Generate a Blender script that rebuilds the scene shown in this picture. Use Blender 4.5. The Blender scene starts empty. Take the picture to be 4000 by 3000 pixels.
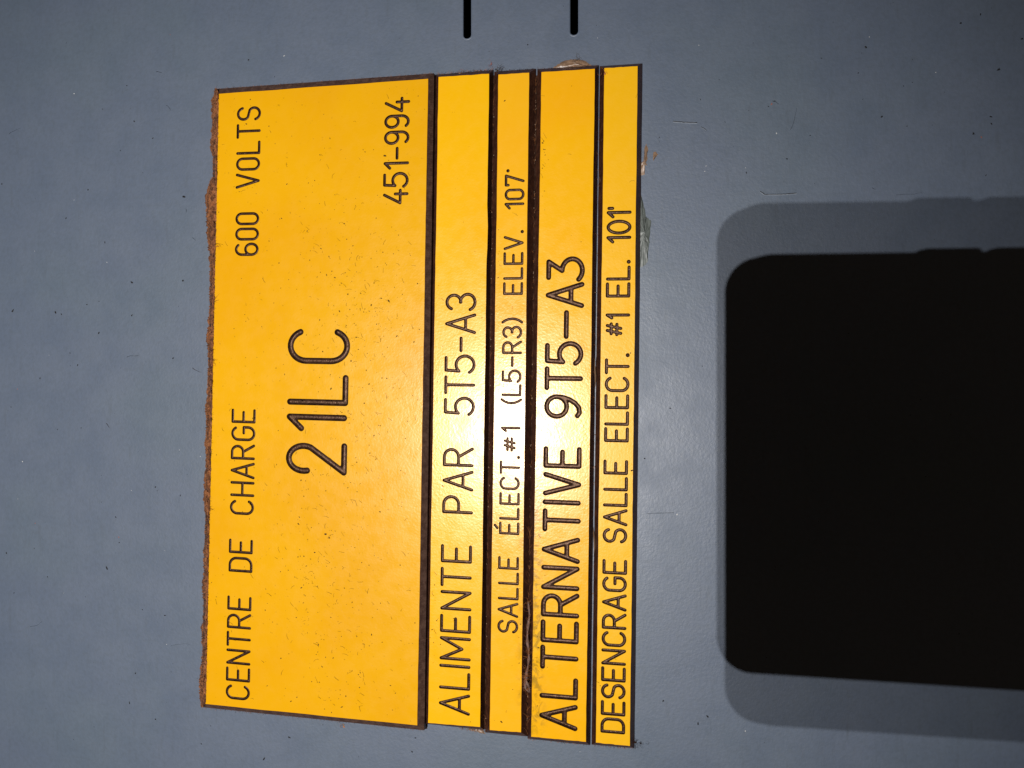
import bpy, math, random
import numpy as np
from mathutils import Vector, Matrix
from mathutils.geometry import delaunay_2d_cdt
random.seed(7); rng = np.random.default_rng(7)
scene = bpy.context.scene
col = scene.collection

# ------------------------------------------------------------------ frame of reference
# everything is worked out in millimetres on the panel: u = down the panel, v = along it, w = out of it
MM = 0.001
H0 = 1.5                                     # height of the middle of the view above the floor (m)
def W3(u, v, w=0.0): return Vector((v * MM, -w * MM, H0 - u * MM))
def D3(d): return Vector((d[1], -d[2], -d[0]))

# ------------------------------------------------------------------ camera
FOC = 2889.0
TH = math.atan(FOC / 16970.0)
DCAM = 175.0
CAM = np.array([DCAM * math.sin(TH), 0, DCAM * math.cos(TH)])
CR = np.array([math.cos(TH), 0, -math.sin(TH)]); CU = np.array([0, 1., 0]); CB = np.array([math.sin(TH), 0, math.cos(TH)])
cd = bpy.data.cameras.new('camera'); cam = bpy.data.objects.new('camera', cd); col.objects.link(cam)
cd.sensor_fit = 'HORIZONTAL'; cd.sensor_width = 36; cd.lens = 36 * FOC / 4000
cd.clip_start = 0.003; cd.clip_end = 50
m = Matrix.Identity(4)
for i, a in enumerate((CR, CU, CB)):
    d = D3(a)
    for k in range(3): m[k][i] = d[k]
p = W3(*CAM)
for k in range(3): m[k][3] = p[k]
cam.matrix_world = m
scene.camera = cam
def P(px, py, w=0.0):
    """measured photograph position -> point of the panel (mm), at height w above it"""
    d = (px - 2000) / FOC * CR - (py - 1500) / FOC * CU - CB
    t = (w - CAM[2]) / d[2]
    q = CAM + t * d
    return np.array([q[0], q[1]])

# ------------------------------------------------------------------ world and exposure
world = bpy.data.worlds.new('World'); scene.world = world; world.use_nodes = True
world.node_tree.nodes['Background'].inputs[0].default_value = (1.0, 0.72, 0.5, 1)
world.node_tree.nodes['Background'].inputs[1].default_value = 0.032
scene.view_settings.view_transform = 'Standard'; scene.view_settings.look = 'None'
scene.view_settings.exposure = 0.0; scene.view_settings.gamma = 1
LIGHT_MID = np.array([-111.9, -55.0, 712.9]); LIGHT_SEP = np.array([-5.25, 32.7, 0.0]) / 2
LIGHT_POWER = 11.8; LIGHT_RADIUS = 1.4; LIGHT_AIM = np.array([-60.0, -25.0, 0.0])

# ------------------------------------------------------------------ helpers
def tag(o, label=None, cat=None, group=None, kind=None):
    if label: o['label'] = label
    if cat: o['category'] = cat
    if group: o['group'] = group
    if kind: o['kind'] = kind
    return o
def empty(name, loc):
    o = bpy.data.objects.new(name, None); col.objects.link(o); o.location = loc; o.empty_display_size = 0.01
    return o
def mesh_obj(name, verts, faces, mats, parent=None, origin=None, smooth=False, fm=None):
    """verts are world vectors; origin (world) becomes the object's own place"""
    if origin is None: origin = parent_world(parent) if parent else Vector((0, 0, 0))
    me = bpy.data.meshes.new(name)
    me.from_pydata([tuple(Vector(v) - origin) for v in verts], [], faces)
    if not isinstance(mats, (list, tuple)): mats = [mats]
    for mt in mats: me.materials.append(mt)
    if fm is not None: me.polygons.foreach_set('material_index', fm)
    if smooth: me.polygons.foreach_set('use_smooth', [True] * len(me.polygons))
    me.update()
    o = bpy.data.objects.new(name, me); col.objects.link(o)
    if parent:
        o.parent = parent; o.location = origin - parent_world(parent)
    else: o.location = origin
    return o
def parent_world(o):
    l = Vector(o.location)
    while o.parent: o = o.parent; l += Vector(o.location)
    return l
class MB:
    def __init__(s): s.v = []; s.f = []; s.m = []
    def add(s, vs, fs, mi=0):
        n = len(s.v); s.v += list(vs); s.f += [tuple(i + n for i in f) for f in fs]; s.m += [mi] * len(fs)
    def build(s, name, mats, parent=None, smooth=False, origin=None):
        return mesh_obj(name, s.v, s.f, mats, parent, origin, smooth, s.m)

# ------------------------------------------------------------------ materials
def mat(name, rgb, rough=0.5, spec=0.5, metal=0.0):
    mt = bpy.data.materials.new(name); mt.use_nodes = True
    b = mt.node_tree.nodes['Principled BSDF']
    b.inputs['Base Color'].default_value = (*rgb, 1); b.inputs['Roughness'].default_value = rough
    b.inputs['Specular IOR Level'].default_value = spec; b.inputs['Metallic'].default_value = metal
    return mt
class NT:
    def __init__(s, mt): s.t = mt.node_tree; s.b = s.t.nodes['Principled BSDF']; s.tc = s.n('ShaderNodeTexCoord')
    def n(s, k, **kw):
        x = s.t.nodes.new(k)
        for a, v in kw.items(): setattr(x, a, v)
        return x
    def link(s, a, b): s.t.links.new(a, b)
    def val(s, x, v):
        if hasattr(v, 'is_output'): s.link(v, x)
        else: x.default_value = v
    def noise(s, scale, detail=2, rough=.5, off=(0, 0, 0), stretch=(1, 1, 1), dist=0):
        mp = s.n('ShaderNodeMapping'); mp.inputs['Location'].default_value = off; mp.inputs['Scale'].default_value = stretch
        s.link(s.tc.outputs['Object'], mp.inputs[0])
        x = s.n('ShaderNodeTexNoise'); s.link(mp.outputs[0], x.inputs['Vector'])
        x.inputs['Scale'].default_value = scale; x.inputs['Detail'].default_value = detail; x.inputs['Roughness'].default_value = rough
        x.inputs['Distortion'].default_value = dist
        return x.outputs['Fac']
    def ramp(s, fac, a, b, lo=0.0, hi=1.0):
        x = s.n('ShaderNodeMapRange'); x.clamp = True; x.interpolation_type = 'SMOOTHSTEP'
        s.link(fac, x.inputs[0]); x.inputs[1].default_value = a; x.inputs[2].default_value = b
        x.inputs[3].default_value = lo; x.inputs[4].default_value = hi
        return x.outputs[0]
    def math(s, op, a, b=0.0):
        x = s.n('ShaderNodeMath', operation=op); s.val(x.inputs[0], a); s.val(x.inputs[1], b); return x.outputs[0]
    def mix(s, fac, a, b):
        x = s.n('ShaderNodeMix', data_type='RGBA'); s.val(x.inputs[0], fac)
        for i, c in ((6, a), (7, b)):
            if hasattr(c, 'is_output'): s.link(c, x.inputs[i])
            else: x.inputs[i].default_value = (*c, 1)
        return x.outputs[2]
    def bump(s, h, dist, strength=1.0, prev=None):
        x = s.n('ShaderNodeBump'); s.link(h, x.inputs['Height']); x.inputs['Distance'].default_value = dist
        x.inputs['Strength'].default_value = strength
        if prev: s.link(prev, x.inputs['Normal'])
        return x.outputs[0]
    def out(s, color=None, normal=None, rough=None):
        if color is not None: s.link(color, s.b.inputs['Base Color'])
        if normal is not None: s.link(normal, s.b.inputs['Normal'])
        if rough is not None: s.link(rough, s.b.inputs['Roughness'])

def panel_paint():
    mt = mat('blue_grey_paint', (.1, .13, .17), .5, .6); g = NT(mt)
    c = g.mix(g.ramp(g.noise(35, 3, .6), .35, .65), (.100, .131, .190), (.108, .138, .197))
    c = g.mix(g.ramp(g.noise(28, 2, .5, (5, 3, 1)), .45, .7, 0, .5), c, (.100, .137, .178))
    c = g.mix(g.ramp(g.noise(90, 4, .7, (1, 2, 3), (1, 1, 6)), .55, .75, 0, .35), c, (.078, .096, .122))
    c = g.mix(g.ramp(g.noise(900, 2, .6), .3, .8, 0, .35), c, (.078, .098, .122))
    # tiny dark pits
    c = g.mix(g.ramp(g.noise(520, 3, .6, (7, 1, 4)), .735, .80, 0, .7), c, (.03, .035, .045))
    n = g.bump(g.noise(1500, 3, .6), 0.00008, .5)
    n = g.bump(g.noise(260, 2, .5, (3, 3, 0)), 0.00022, .15, n)
    g.out(c, n, g.ramp(g.noise(120, 3, .6, (9, 0, 0)), .3, .7, .40, .50))
    return mt
def plate_yellow(name, base, deep, stain=0.0, rough=.3, dusty=0.0, stain_u=None):
    mt = mat(name, base, rough, .40); g = NT(mt)
    g.b.inputs['Specular Tint'].default_value = (1, .94, .80, 1)
    c = g.mix(g.ramp(g.noise(26, 3, .55, (base[1] * 9, 2, 1)), .38, .68), base, deep)
    # fine dark specks of dust
    sp = g.ramp(g.noise(1150, 3, .65, (2, base[1] * 5, 0)), .70 - dusty * .04, .80 - dusty * .04, 0, .55)
    patch = g.ramp(g.noise(38, 2, .5, (4, 4, 4)), .42, .62)
    sp = g.math('MULTIPLY', sp, patch) if dusty < .5 else g.math('MULTIPLY', sp, g.ramp(g.noise(38, 2, .5, (4, 4, 4)), .35, .58, .25, 1))
    c = g.mix(sp, c, (.16, .085, .005))
    if stain:
        # olive glue smears that hug one long edge of the plate (a band of object space) near its lower end
        sep = g.n('ShaderNodeSeparateXYZ'); g.link(g.tc.outputs['Object'], sep.inputs[0])
        for (z0, z1, x0, x1, amt) in stain_u:
            band = g.math('MULTIPLY', g.ramp(sep.outputs['Z'], min(z0, z1) * MM, max(z0, z1) * MM, 1 if z0 < z1 else 0, 0 if z0 < z1 else 1), 1)
            along = g.math('MULTIPLY', g.ramp(sep.outputs['X'], (x0 - 4) * MM, (x0 + 4) * MM), g.ramp(sep.outputs['X'], (x1 - 4) * MM, (x1 + 4) * MM, 1, 0))
            mk = g.math('MULTIPLY', g.math('MULTIPLY', band, along), g.ramp(g.noise(420, 4, .65, (8, 1, 1), (1, 1, 1), 1.0), .44, .62, 0, amt))
            c = g.mix(mk, c, (.36, .20, .012))
    n = g.bump(g.noise(1900, 2, .6), 0.00004, .5)
    n = g.bump(g.noise(420, 2, .5, (1, 5, 5)), 0.00008, .14, n)
    g.out(c, n, g.ramp(g.noise(300, 3, .6, (6, 0, 2)), .3, .7, rough - .03, rough + .05))
    return mt
def core_brown(name, a, b, rough, ribs=False):
    mt = mat(name, a, rough, .5); g = NT(mt)
    c = g.mix(g.ramp(g.noise(700, 4, .7), .38, .66), a, b)
    c = g.mix(g.ramp(g.noise(1900, 3, .7, (3, 1, 1)), .60, .78, 0, .6), c, (.20, .11, .07))
    n = g.bump(g.noise(1600, 3, .7), 0.00012, .8)
    if ribs:
        w = g.n('ShaderNodeTexWave', wave_type='BANDS', bands_direction='X', wave_profile='SIN')
        g.link(g.tc.outputs['Object'], w.inputs[0]); w.inputs['Scale'].default_value = 560; w.inputs['Distortion'].default_value = 1.2
        w.inputs['Detail'].default_value = 1
        n = g.bump(w.outputs['Fac'], 0.00008, .55, n)
    g.out(c, n)
    return mt
M_panel = panel_paint()
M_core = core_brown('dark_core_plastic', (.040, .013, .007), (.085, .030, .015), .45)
M_core_rib = core_brown('milled_core_plastic', (.055, .026, .018), (.10, .054, .038), .5, True)
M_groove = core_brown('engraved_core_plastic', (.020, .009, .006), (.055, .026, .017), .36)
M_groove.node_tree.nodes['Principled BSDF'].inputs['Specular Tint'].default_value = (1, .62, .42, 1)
M_rim = mat('orange_cut_rim', (.22, .045, .006), .5)
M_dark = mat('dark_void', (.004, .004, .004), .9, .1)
M_fuzz = core_brown('brown_fibre_residue', (.10, .036, .014), (.38, .145, .05), .9)
M_fibre = mat('tawny_fibre', (.50, .20, .07), .8, .2)
M_fibre_dark = mat('dark_fibre', (.035, .017, .010), .8, .2)
M_dust = mat('dust_crumb', (.10, .052, .010), .9, .1)
M_speck = mat('black_grit', (.012, .012, .014), .7, .3)
M_chip = mat('white_chip', (.55, .56, .56), .35, .6)
M_red = mat('red_lint', (.30, .12, .10), .8, .2)
M_black = mat('black_phone_plastic', (.01, .01, .011), .4)
M_glass = mat('black_glass', (.005, .005, .006), .08)
M_metal = mat('brushed_metal', (.4, .4, .42), .3, .5, 1.0)
M_lamp = mat('grey_lamp_plastic', (.09, .09, .1), .5)
def glue_mat(name, rgb, rough=.45):
    mt = mat(name, rgb, rough, .6); g = NT(mt)
    c = g.mix(g.ramp(g.noise(500, 4, .7, (0, 0, 0), (1, 1, 2.5)), .35, .7), rgb, tuple(x * .6 for x in rgb))
    g.out(c, g.bump(g.noise(600, 2, .5, (0, 0, 0), (1, 1, .35)), 0.00012, .5))
    return mt
M_glue = glue_mat('grey_green_glue', (.125, .145, .135))
M_glue_tan = glue_mat('tan_glue', (.30, .19, .12), .35)

# ------------------------------------------------------------------ the lamps: a headlamp with two small bulbs
def headlamp():
    c = LIGHT_MID + np.array([0, 0, 9.0])
    t = tag(empty('headlamp', W3(*c)), 'grey plastic headlamp with two small round bulbs, worn behind and above the phone', 'headlamp')
    mb = MB()
    # rounded housing: superellipse rings along w
    rings = [(-6, .80), (-4, .97), (0, 1.0), (12, 1.0), (18, .9), (21, .6)]
    n = 40
    for (w, s) in rings:
        for k in range(n):
            a = 2 * math.pi * k / n
            ca, sa = math.cos(a), math.sin(a)
            x = 19 * s * math.copysign(abs(ca) ** .6, ca); y = 34 * s * math.copysign(abs(sa) ** .6, sa)
            mb.v.append(W3(c[0] + x, c[1] + y, c[2] + w))
    for r in range(len(rings) - 1):
        for k in range(n):
            a = r * n + k; b = r * n + (k + 1) % n
            mb.f.append((a, b, b + n, a + n)); mb.m.append(0)
    mb.f.append(tuple(range(n))[::-1]); mb.m.append(0); mb.f.append(tuple((len(rings) - 1) * n + k for k in range(n))); mb.m.append(0)
    mb.build('housing', M_lamp, t, True)
    for sg in (-1, 1):
        q = LIGHT_MID + sg * LIGHT_SEP
        b = MB(); prof = [(7.5, -1.5), (8.6, -1.5), (8.6, 3), (7.5, 3), (2.4, 2.9)]; prof = [(8.6, 3.2), (8.6, -1.0), (7.6, -1.0), (5.0, 1.2), (2.0, 2.4)]
        for (r, w) in prof:
            for k in range(28):
                a = 2 * math.pi * k / 28; b.v.append(W3(q[0] + r * math.cos(a), q[1] + r * math.sin(a), q[2] + 1.5 + w - 1.5))
        for i in range(len(prof) - 1):
            for k in range(28):
                b.f.append((i * 28 + k, i * 28 + (k + 1) % 28, (i + 1) * 28 + (k + 1) % 28, (i + 1) * 28 + k)); b.m.append(0)
        rf = b.build('reflector', M_metal, t, True)
        ld = bpy.data.lights.new('bulb_light', 'SPOT'); ld.energy = LIGHT_POWER; ld.shadow_soft_size = LIGHT_RADIUS * MM
        ld.spot_size = math.radians(38.5); ld.spot_blend = 1.0; ld.color = (1.0, .965, .93)
        lo = bpy.data.objects.new('bulb_light', ld); col.objects.link(lo); lo.parent = t
        pos = q + np.array([0, 0, -1.0])
        lo.location = W3(*pos) - W3(*c)
        dirv = (W3(*LIGHT_AIM) - W3(*pos)).normalized()
        lo.rotation_euler = dirv.to_track_quat('-Z', 'Y').to_euler()
headlamp()

# ------------------------------------------------------------------ panel with its two slots
def loop_slot(px0, px1, yb):
    """outline of a slot that runs off the top of the picture, ends in a worn rounded tip"""
    a = P(px0, yb); b = P(px1, yb); c0 = (a + b) / 2; r = (b[0] - a[0]) / 2
    pts = []
    for k in range(9):
        t = math.pi + math.pi * k / 8
        pts.append((c0[0] + r * math.cos(t), c0[1] + r * .85 * math.sin(t) + r * .85))
    pts.append((c0[0] + r, c0[1] + 58)); 
    for k in range(1, 8):
        t = math.pi * k / 8
        pts.append((c0[0] + r * math.cos(t), c0[1] + 58 + r * math.sin(t)))
    pts.append((c0[0] - r, c0[1] + 58))
    return pts
def panel():
    U0, U1, V0, V1 = -330, 330, -300, 300
    slots = [loop_slot(1809, 1841, 151), loop_slot(2226, 2259, 137)]
    # the surface is gently uneven, cut round the slots
    verts = [(U0, V0), (U1, V0), (U1, V1), (U0, V1)]; edges = [(0, 1), (1, 2), (2, 3), (3, 0)]
    for s in slots:
        n = len(verts); verts += s; edges += [(n + i, n + (i + 1) % len(s)) for i in range(len(s))]
    r = delaunay_2d_cdt([Vector(v) for v in verts], edges, [], 0, 1e-6)
    vo, fo = r[0], r[2]
    def inside(x, y, poly):
        c = False; j = len(poly) - 1
        for i in range(len(poly)):
            if (poly[i][1] > y) != (poly[j][1] > y) and x < (poly[j][0] - poly[i][0]) * (y - poly[i][1]) / (poly[j][1] - poly[i][1]) + poly[i][0]: c = not c
            j = i
        return c
    mb = MB(); fs = []
    for f in fo:
        cx = sum(vo[i][0] for i in f) / 3; cy = sum(vo[i][1] for i in f) / 3
        if not any(inside(cx, cy, s) for s in slots): fs.append(tuple(f))
    mb.add([W3(v[0], v[1], 0) for v in vo], fs)
    mb.add([W3(v[0], v[1], -1.5) for v in vo], [f[::-1] for f in fs])
    for s in slots:   # rolled-in lip: side walls with a tiny rounding
        n = len(s)
        for (w0, w1) in ((0, -1.5),):
            mb.add([W3(x, y, w0) for x, y in s] + [W3(x, y, w1) for x, y in s], [(i, (i + 1) % n, n + (i + 1) % n, n + i) for i in range(n)])
    cs = [(U0, V0), (U1, V0), (U1, V1), (U0, V1)]
    mb.add([W3(x, y, 0) for x, y in cs] + [W3(x, y, -1.5) for x, y in cs], [(i, (i + 1) % 4, 4 + (i + 1) % 4, 4 + i) for i in range(4)])
    o = mb.build('cabinet_panel', M_panel, None, False, W3(0, 0, 0))
    tag(o, 'blue-grey painted sheet metal of an electrical cabinet behind the yellow plates', None, None, 'structure')
    for s in slots:      # worn paint lip that rolls into each slot
        c = np.mean(np.array(s), 0); n = len(s); g = MB(); rows = []
        for off, w in ((.34, .003), (.20, .05), (.06, .03), (-.05, -.12)):
            row = []
            for i in range(n):
                a = np.array(s[i - 1]); b = np.array(s[(i + 1) % n]); d = (b - a) / np.linalg.norm(b - a); nr = np.array([d[1], -d[0]])
                q = np.array(s[i]) + nr * (off + rng.normal(0, .015)); row.append(W3(q[0], q[1], w))
            rows += row
        g.add(rows, [(r_ * n + i, r_ * n + (i + 1) % n, (r_ + 1) * n + (i + 1) % n, (r_ + 1) * n + i) for r_ in range(3) for i in range(n)])
        g.build('slot_lip', M_panel, o, True)
    # dim inside of the cabinet behind the slots
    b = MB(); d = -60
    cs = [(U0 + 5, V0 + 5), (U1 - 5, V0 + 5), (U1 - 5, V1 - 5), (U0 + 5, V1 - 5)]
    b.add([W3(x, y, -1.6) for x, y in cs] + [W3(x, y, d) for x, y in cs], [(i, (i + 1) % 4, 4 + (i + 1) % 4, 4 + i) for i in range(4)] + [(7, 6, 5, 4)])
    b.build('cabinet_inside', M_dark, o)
    return o
PANEL = panel()

# ------------------------------------------------------------------ engraving: single-stroke letters
def arc(cx, cy, rx, ry, a0, a1, n=None):
    n = n or max(3, int(abs(a1 - a0) / 12))
    return [(cx + rx * math.cos(math.radians(a0 + (a1 - a0) * k / n)), cy + ry * math.sin(math.radians(a0 + (a1 - a0) * k / n))) for k in range(n + 1)]
def flip(pl, w): return [[(w - x, 1 - y) for x, y in s] for s in pl]
G = {}
G['A'] = (.62, [[(0, 0), (.31, 1), (.62, 0)], [(.10, .32), (.52, .32)]])
G['C'] = (.56, [arc(.28, .72, .28, .28, 22, 180) + arc(.28, .28, .28, .28, 180, 338)])
G['G'] = (.56, [arc(.28, .72, .28, .28, 28, 180) + arc(.28, .28, .28, .28, 180, 360) + [(.56, .48), (.30, .48)]])
G['D'] = (.56, [[(0, 0), (0, 1)] + arc(.26, .70, .30, .30, 90, 0) + arc(.26, .30, .30, .30, 0, -90) + [(0, 0)]])
G['E'] = (.52, [[(.52, 1), (0, 1), (0, 0), (.52, 0)], [(0, .5), (.43, .5)]])
G['É'] = (.52, [[(.52, 1), (0, 1), (0, 0), (.52, 0)], [(0, .5), (.43, .5)], [(.26, 1.17), (.40, 1.30)]])
G['H'] = (.56, [[(0, 0), (0, 1)], [(.56, 0), (.56, 1)], [(0, .5), (.56, .5)]])
G['I'] = (0, [[(0, 0), (0, 1)]])
G['L'] = (.50, [[(0, 1), (0, 0), (.50, 0)]])
G['M'] = (.70, [[(0, 0), (0, 1), (.35, .26), (.70, 1), (.70, 0)]])
G['N'] = (.57, [[(0, 0), (0, 1), (.57, 0), (.57, 1)]])
G['O'] = (.50, [arc(.25, .75, .25, .25, 0, 180) + arc(.25, .25, .25, .25, 180, 360) + [(.50, .75)]])
G['P'] = (.54, [[(0, 0), (0, 1)] + arc(.27, .73, .27, .27, 90, -90) + [(0, .46)]])
G['R'] = (.58, [[(0, 0), (0, 1)] + arc(.29, .745, .255, .255, 90, -90) + [(0, .49)], [(.29, .49), (.58, 0)]])
G['S'] = (.54, [arc(.27, .745, .26, .255, 12, 232) + arc(.27, .26, .27, .26, 52, -165)])
G['T'] = (.56, [[(0, 1), (.56, 1)], [(.28, 1), (.28, 0)]])
G['V'] = (.58, [[(0, 1), (.29, 0), (.58, 1)]])
G['-'] = (.44, [[(0, .47), (.44, .47)]])
G['='] = (.70, [[(0, .45), (.70, .45)]])                    # the long dash of the widest plate line
G['.'] = (0, [[(0, .02), (.001, .02)]])
G["'"] = (0, [[(0, .90), (.001, .90)]])
G['`'] = (0, [[(0, .80), (0, .97)]])
G['0'] = (.48, [arc(.24, .76, .24, .24, 0, 180) + arc(.24, .24, .24, .24, 180, 360) + [(.48, .76)]])
G['Q'] = (.60, [arc(.30, .5, .30, .5, 0, 360, 30)])         # the round zero
G['1'] = (.22, [[(0, .78), (.22, 1), (.22, 0)]])
G['2'] = (.56, [arc(.27, .73, .27, .27, 195, -28) + [(0, 0), (.56, 0)]])
G['3'] = (.54, [arc(.26, .75, .25, .25, 160, -90), arc(.26, .26, .28, .26, 90, -160)])
G['z'] = (.54, [[(0, 1), (.46, 1), (.20, .60)] + arc(.20, .30, .34, .30, 90, -140)])   # flat-topped three
G['4'] = (.56, [[(.36, 1), (0, .30), (.56, .30)], [(.40, .52), (.40, 0)]])
G['5'] = (.54, [[(.48, 1), (.03, 1), (.0, .53)] + arc(.23, .32, .31, .32, 128, -150)])
n9 = [arc(.25, .72, .25, .28, 0, 360, 26), [(.50, .72), (.50, .30)] + arc(.25, .28, .25, .28, 0, -140)]
G['9'] = (.50, n9); G['6'] = (.50, flip(n9, .50))
G['g'] = (.62, [arc(.29, .70, .29, .30, 0, 360, 28), [(.58, .70), (.56, .50), (.50, .32), (.40, .15)] + [(.27, .04), (.12, .02), (.03, .08)]])
G['7'] = (.50, [[(0, .86), (0, 1), (.50, 1), (.20, 0)]])
G['('] = (.17, [arc(.80, .5, .80, .86, 140, 220)]); G[')'] = (.17, [arc(-.63, .5, .80, .86, 40, -40)])
G['#'] = (.62, [[(.0, .42), (.62, .42)], [(.02, .66), (.62, .66)], [(.12, .26), (.26, .82)], [(.38, .26), (.50, .82)]])
G['%'] = (.52, [[(.0, .54), (.50, .54)], [(.04, .80), (.52, .80)], [(.06, .36), (.20, .98)], [(.30, .36), (.44, .98)]])
NAMES = {'-': 'engraved_dash', '=': 'engraved_dash', '.': 'engraved_full_stop', "'": 'engraved_foot_mark', '`': 'engraved_foot_mark',
         '(': 'engraved_bracket', ')': 'engraved_bracket', '#': 'engraved_number_sign', '%': 'engraved_number_sign'}
DIG = set('0123456789Qzg')
SHOW = {'=': '-', '`': "'", 'Q': '0', 'z': '3', 'g': '9', '%': '#'}

def seg_dist(X, Y, segs):
    d = np.full(X.shape, 1e9)
    for (x0, y0, x1, y1) in segs:
        dx, dy = x1 - x0, y1 - y0; L = dx * dx + dy * dy
        t = np.clip(((X - x0) * dx + (Y - y0) * dy) / max(L, 1e-12), 0, 1)
        d = np.minimum(d, np.hypot(X - x0 - t * dx, Y - y0 - t * dy))
    return d

def layout(words, T, run):
    """words: (text, y_start, y_end, xcap0, xbase0, xcap1, xbase1, stroke radius mm) -> list of (char, segments, radius)"""
    out = []
    run = run / np.linalg.norm(run); upv = np.array([-run[1], run[0]])      # run = reading direction (up the picture); upv = towards cap tops
    if upv[0] > 0: upv = -upv
    for wd in words:
        text, ys, ye, xc0, xb0, xc1, xb1, r = wd[:8]
        gap = wd[8] if len(wd) > 8 else .25
        s0 = P((xc0 + xb0) / 2, ys, T) @ run + r; s1 = P((xc1 + xb1) / 2, ye, T) @ run - r
        tb = (P(xb0, ys, T) @ upv + P(xb1, ye, T) @ upv) / 2 + r
        tc = (P(xc0, ys, T) @ upv + P(xc1, ye, T) @ upv) / 2 - r
        h = tc - tb
        tot = sum(G[c][0] for c in text) + gap * (len(text) - 1)
        k = (s1 - s0) / tot if tot > 0.001 else h
        x = 0
        for c in text:
            w, pls = G[c]
            segs = []
            rr = r * (1.25 if c in ".'" else 1)
            jit = rng.normal(0, .006, 2)
            for pl in pls:
                for a, b in zip(pl[:-1], pl[1:]):
                    q = []
                    for (gx, gy) in (a, b):
                        pt = run * (s0 + (x + gx + jit[0]) * k) + upv * (tb + (gy + jit[1] * .5) * h)
                        q += [pt[0], pt[1]]
                    segs.append(q)
            out.append((c, np.array(segs), rr))
            x += w + gap
    return out

def groove_profile(d, r, depth):
    t = np.clip(1 - d / r, 0, 1) / .62
    t = np.clip(t, 0, 1)
    return -depth * (t * (2 - t))

def carve(ch, segs, r, T):
    """marching squares over the distance to the strokes: returns groove verts/faces, rim segments (uv)"""
    cell = r / 3.2
    pad = r + cell * 1.5
    u0, u1 = segs[:, [0, 2]].min() - pad, segs[:, [0, 2]].max() + pad
    v0, v1 = segs[:, [1, 3]].min() - pad, segs[:, [1, 3]].max() + pad
    nu = int((u1 - u0) / cell) + 2; nv = int((v1 - v0) / cell) + 2
    us = u0 + np.arange(nu) * cell; vs = v0 + np.arange(nv) * cell
    X, Y = np.meshgrid(us, vs, indexing='ij')
    Dm = seg_dist(X, Y, segs) - r
    Dm[np.abs(Dm) < cell * .02] = cell * .02
    depth = min(r * 1.15 + .05, .62)
    verts = []; key = {}; faces = []; rim = []
    def vert(kind, i, j):
        k = (kind, i, j)
        if k in key: return key[k]
        if kind == 'c': p = (us[i], vs[j]); z = float(groove_profile(Dm[i, j] + r, r, depth))
        elif kind == 'x':
            t = Dm[i, j] / (Dm[i, j] - Dm[i + 1, j]); p = (us[i] + cell * t, vs[j]); z = 0
        else:
            t = Dm[i, j] / (Dm[i, j] - Dm[i, j + 1]); p = (us[i], vs[j] + cell * t); z = 0
        key[k] = len(verts); verts.append((p[0], p[1], z)); return key[k]
    inside = Dm < 0
    for i in range(nu - 1):
        for j in range(nv - 1):
            cs = (inside[i, j], inside[i + 1, j], inside[i + 1, j + 1], inside[i, j + 1])
            if not any(cs): continue
            idx = ((i, j), (i + 1, j), (i + 1, j + 1), (i, j + 1)); ed = (('x', i, j), ('y', i + 1, j), ('x', i, j + 1), ('y', i, j))
            if all(cs): faces.append(tuple(vert('c', *q) for q in idx)); continue
            def cut(a): # polygon walk
                return vert(*ed[a])
            if cs[0] == cs[2] and cs[1] == cs[3] and cs[0] != cs[1]:
                mid = seg_dist(np.array([us[i] + cell / 2]), np.array([vs[j] + cell / 2]), segs)[0] - r < 0
                ins = [q for q in range(4) if cs[q]]
                if not mid:
                    for q in ins:
                        a, b = cut((q - 1) % 4), cut(q); faces.append((a, vert('c', *idx[q]), b)); rim.append((b, a))
                    continue
                q = ins[0]; o = (q + 1) % 4; o2 = (q + 3) % 4
                faces.append((vert('c', *idx[q]), cut(q), cut(o), vert('c', *idx[ins[1]]), cut((q + 2) % 4), cut(o2)))
                rim.append((cut(q), cut(o))); rim.append((cut((q + 2) % 4), cut(o2))); continue
            poly = []; c2 = []
            for q in range(4):
                if cs[q]: poly.append(vert('c', *idx[q]))
                if cs[q] != cs[(q + 1) % 4]: e = cut(q); poly.append(e); c2.append(e)
            faces.append(tuple(poly)); rim.append((c2[0], c2[1]))
    return verts, faces, rim

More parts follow.
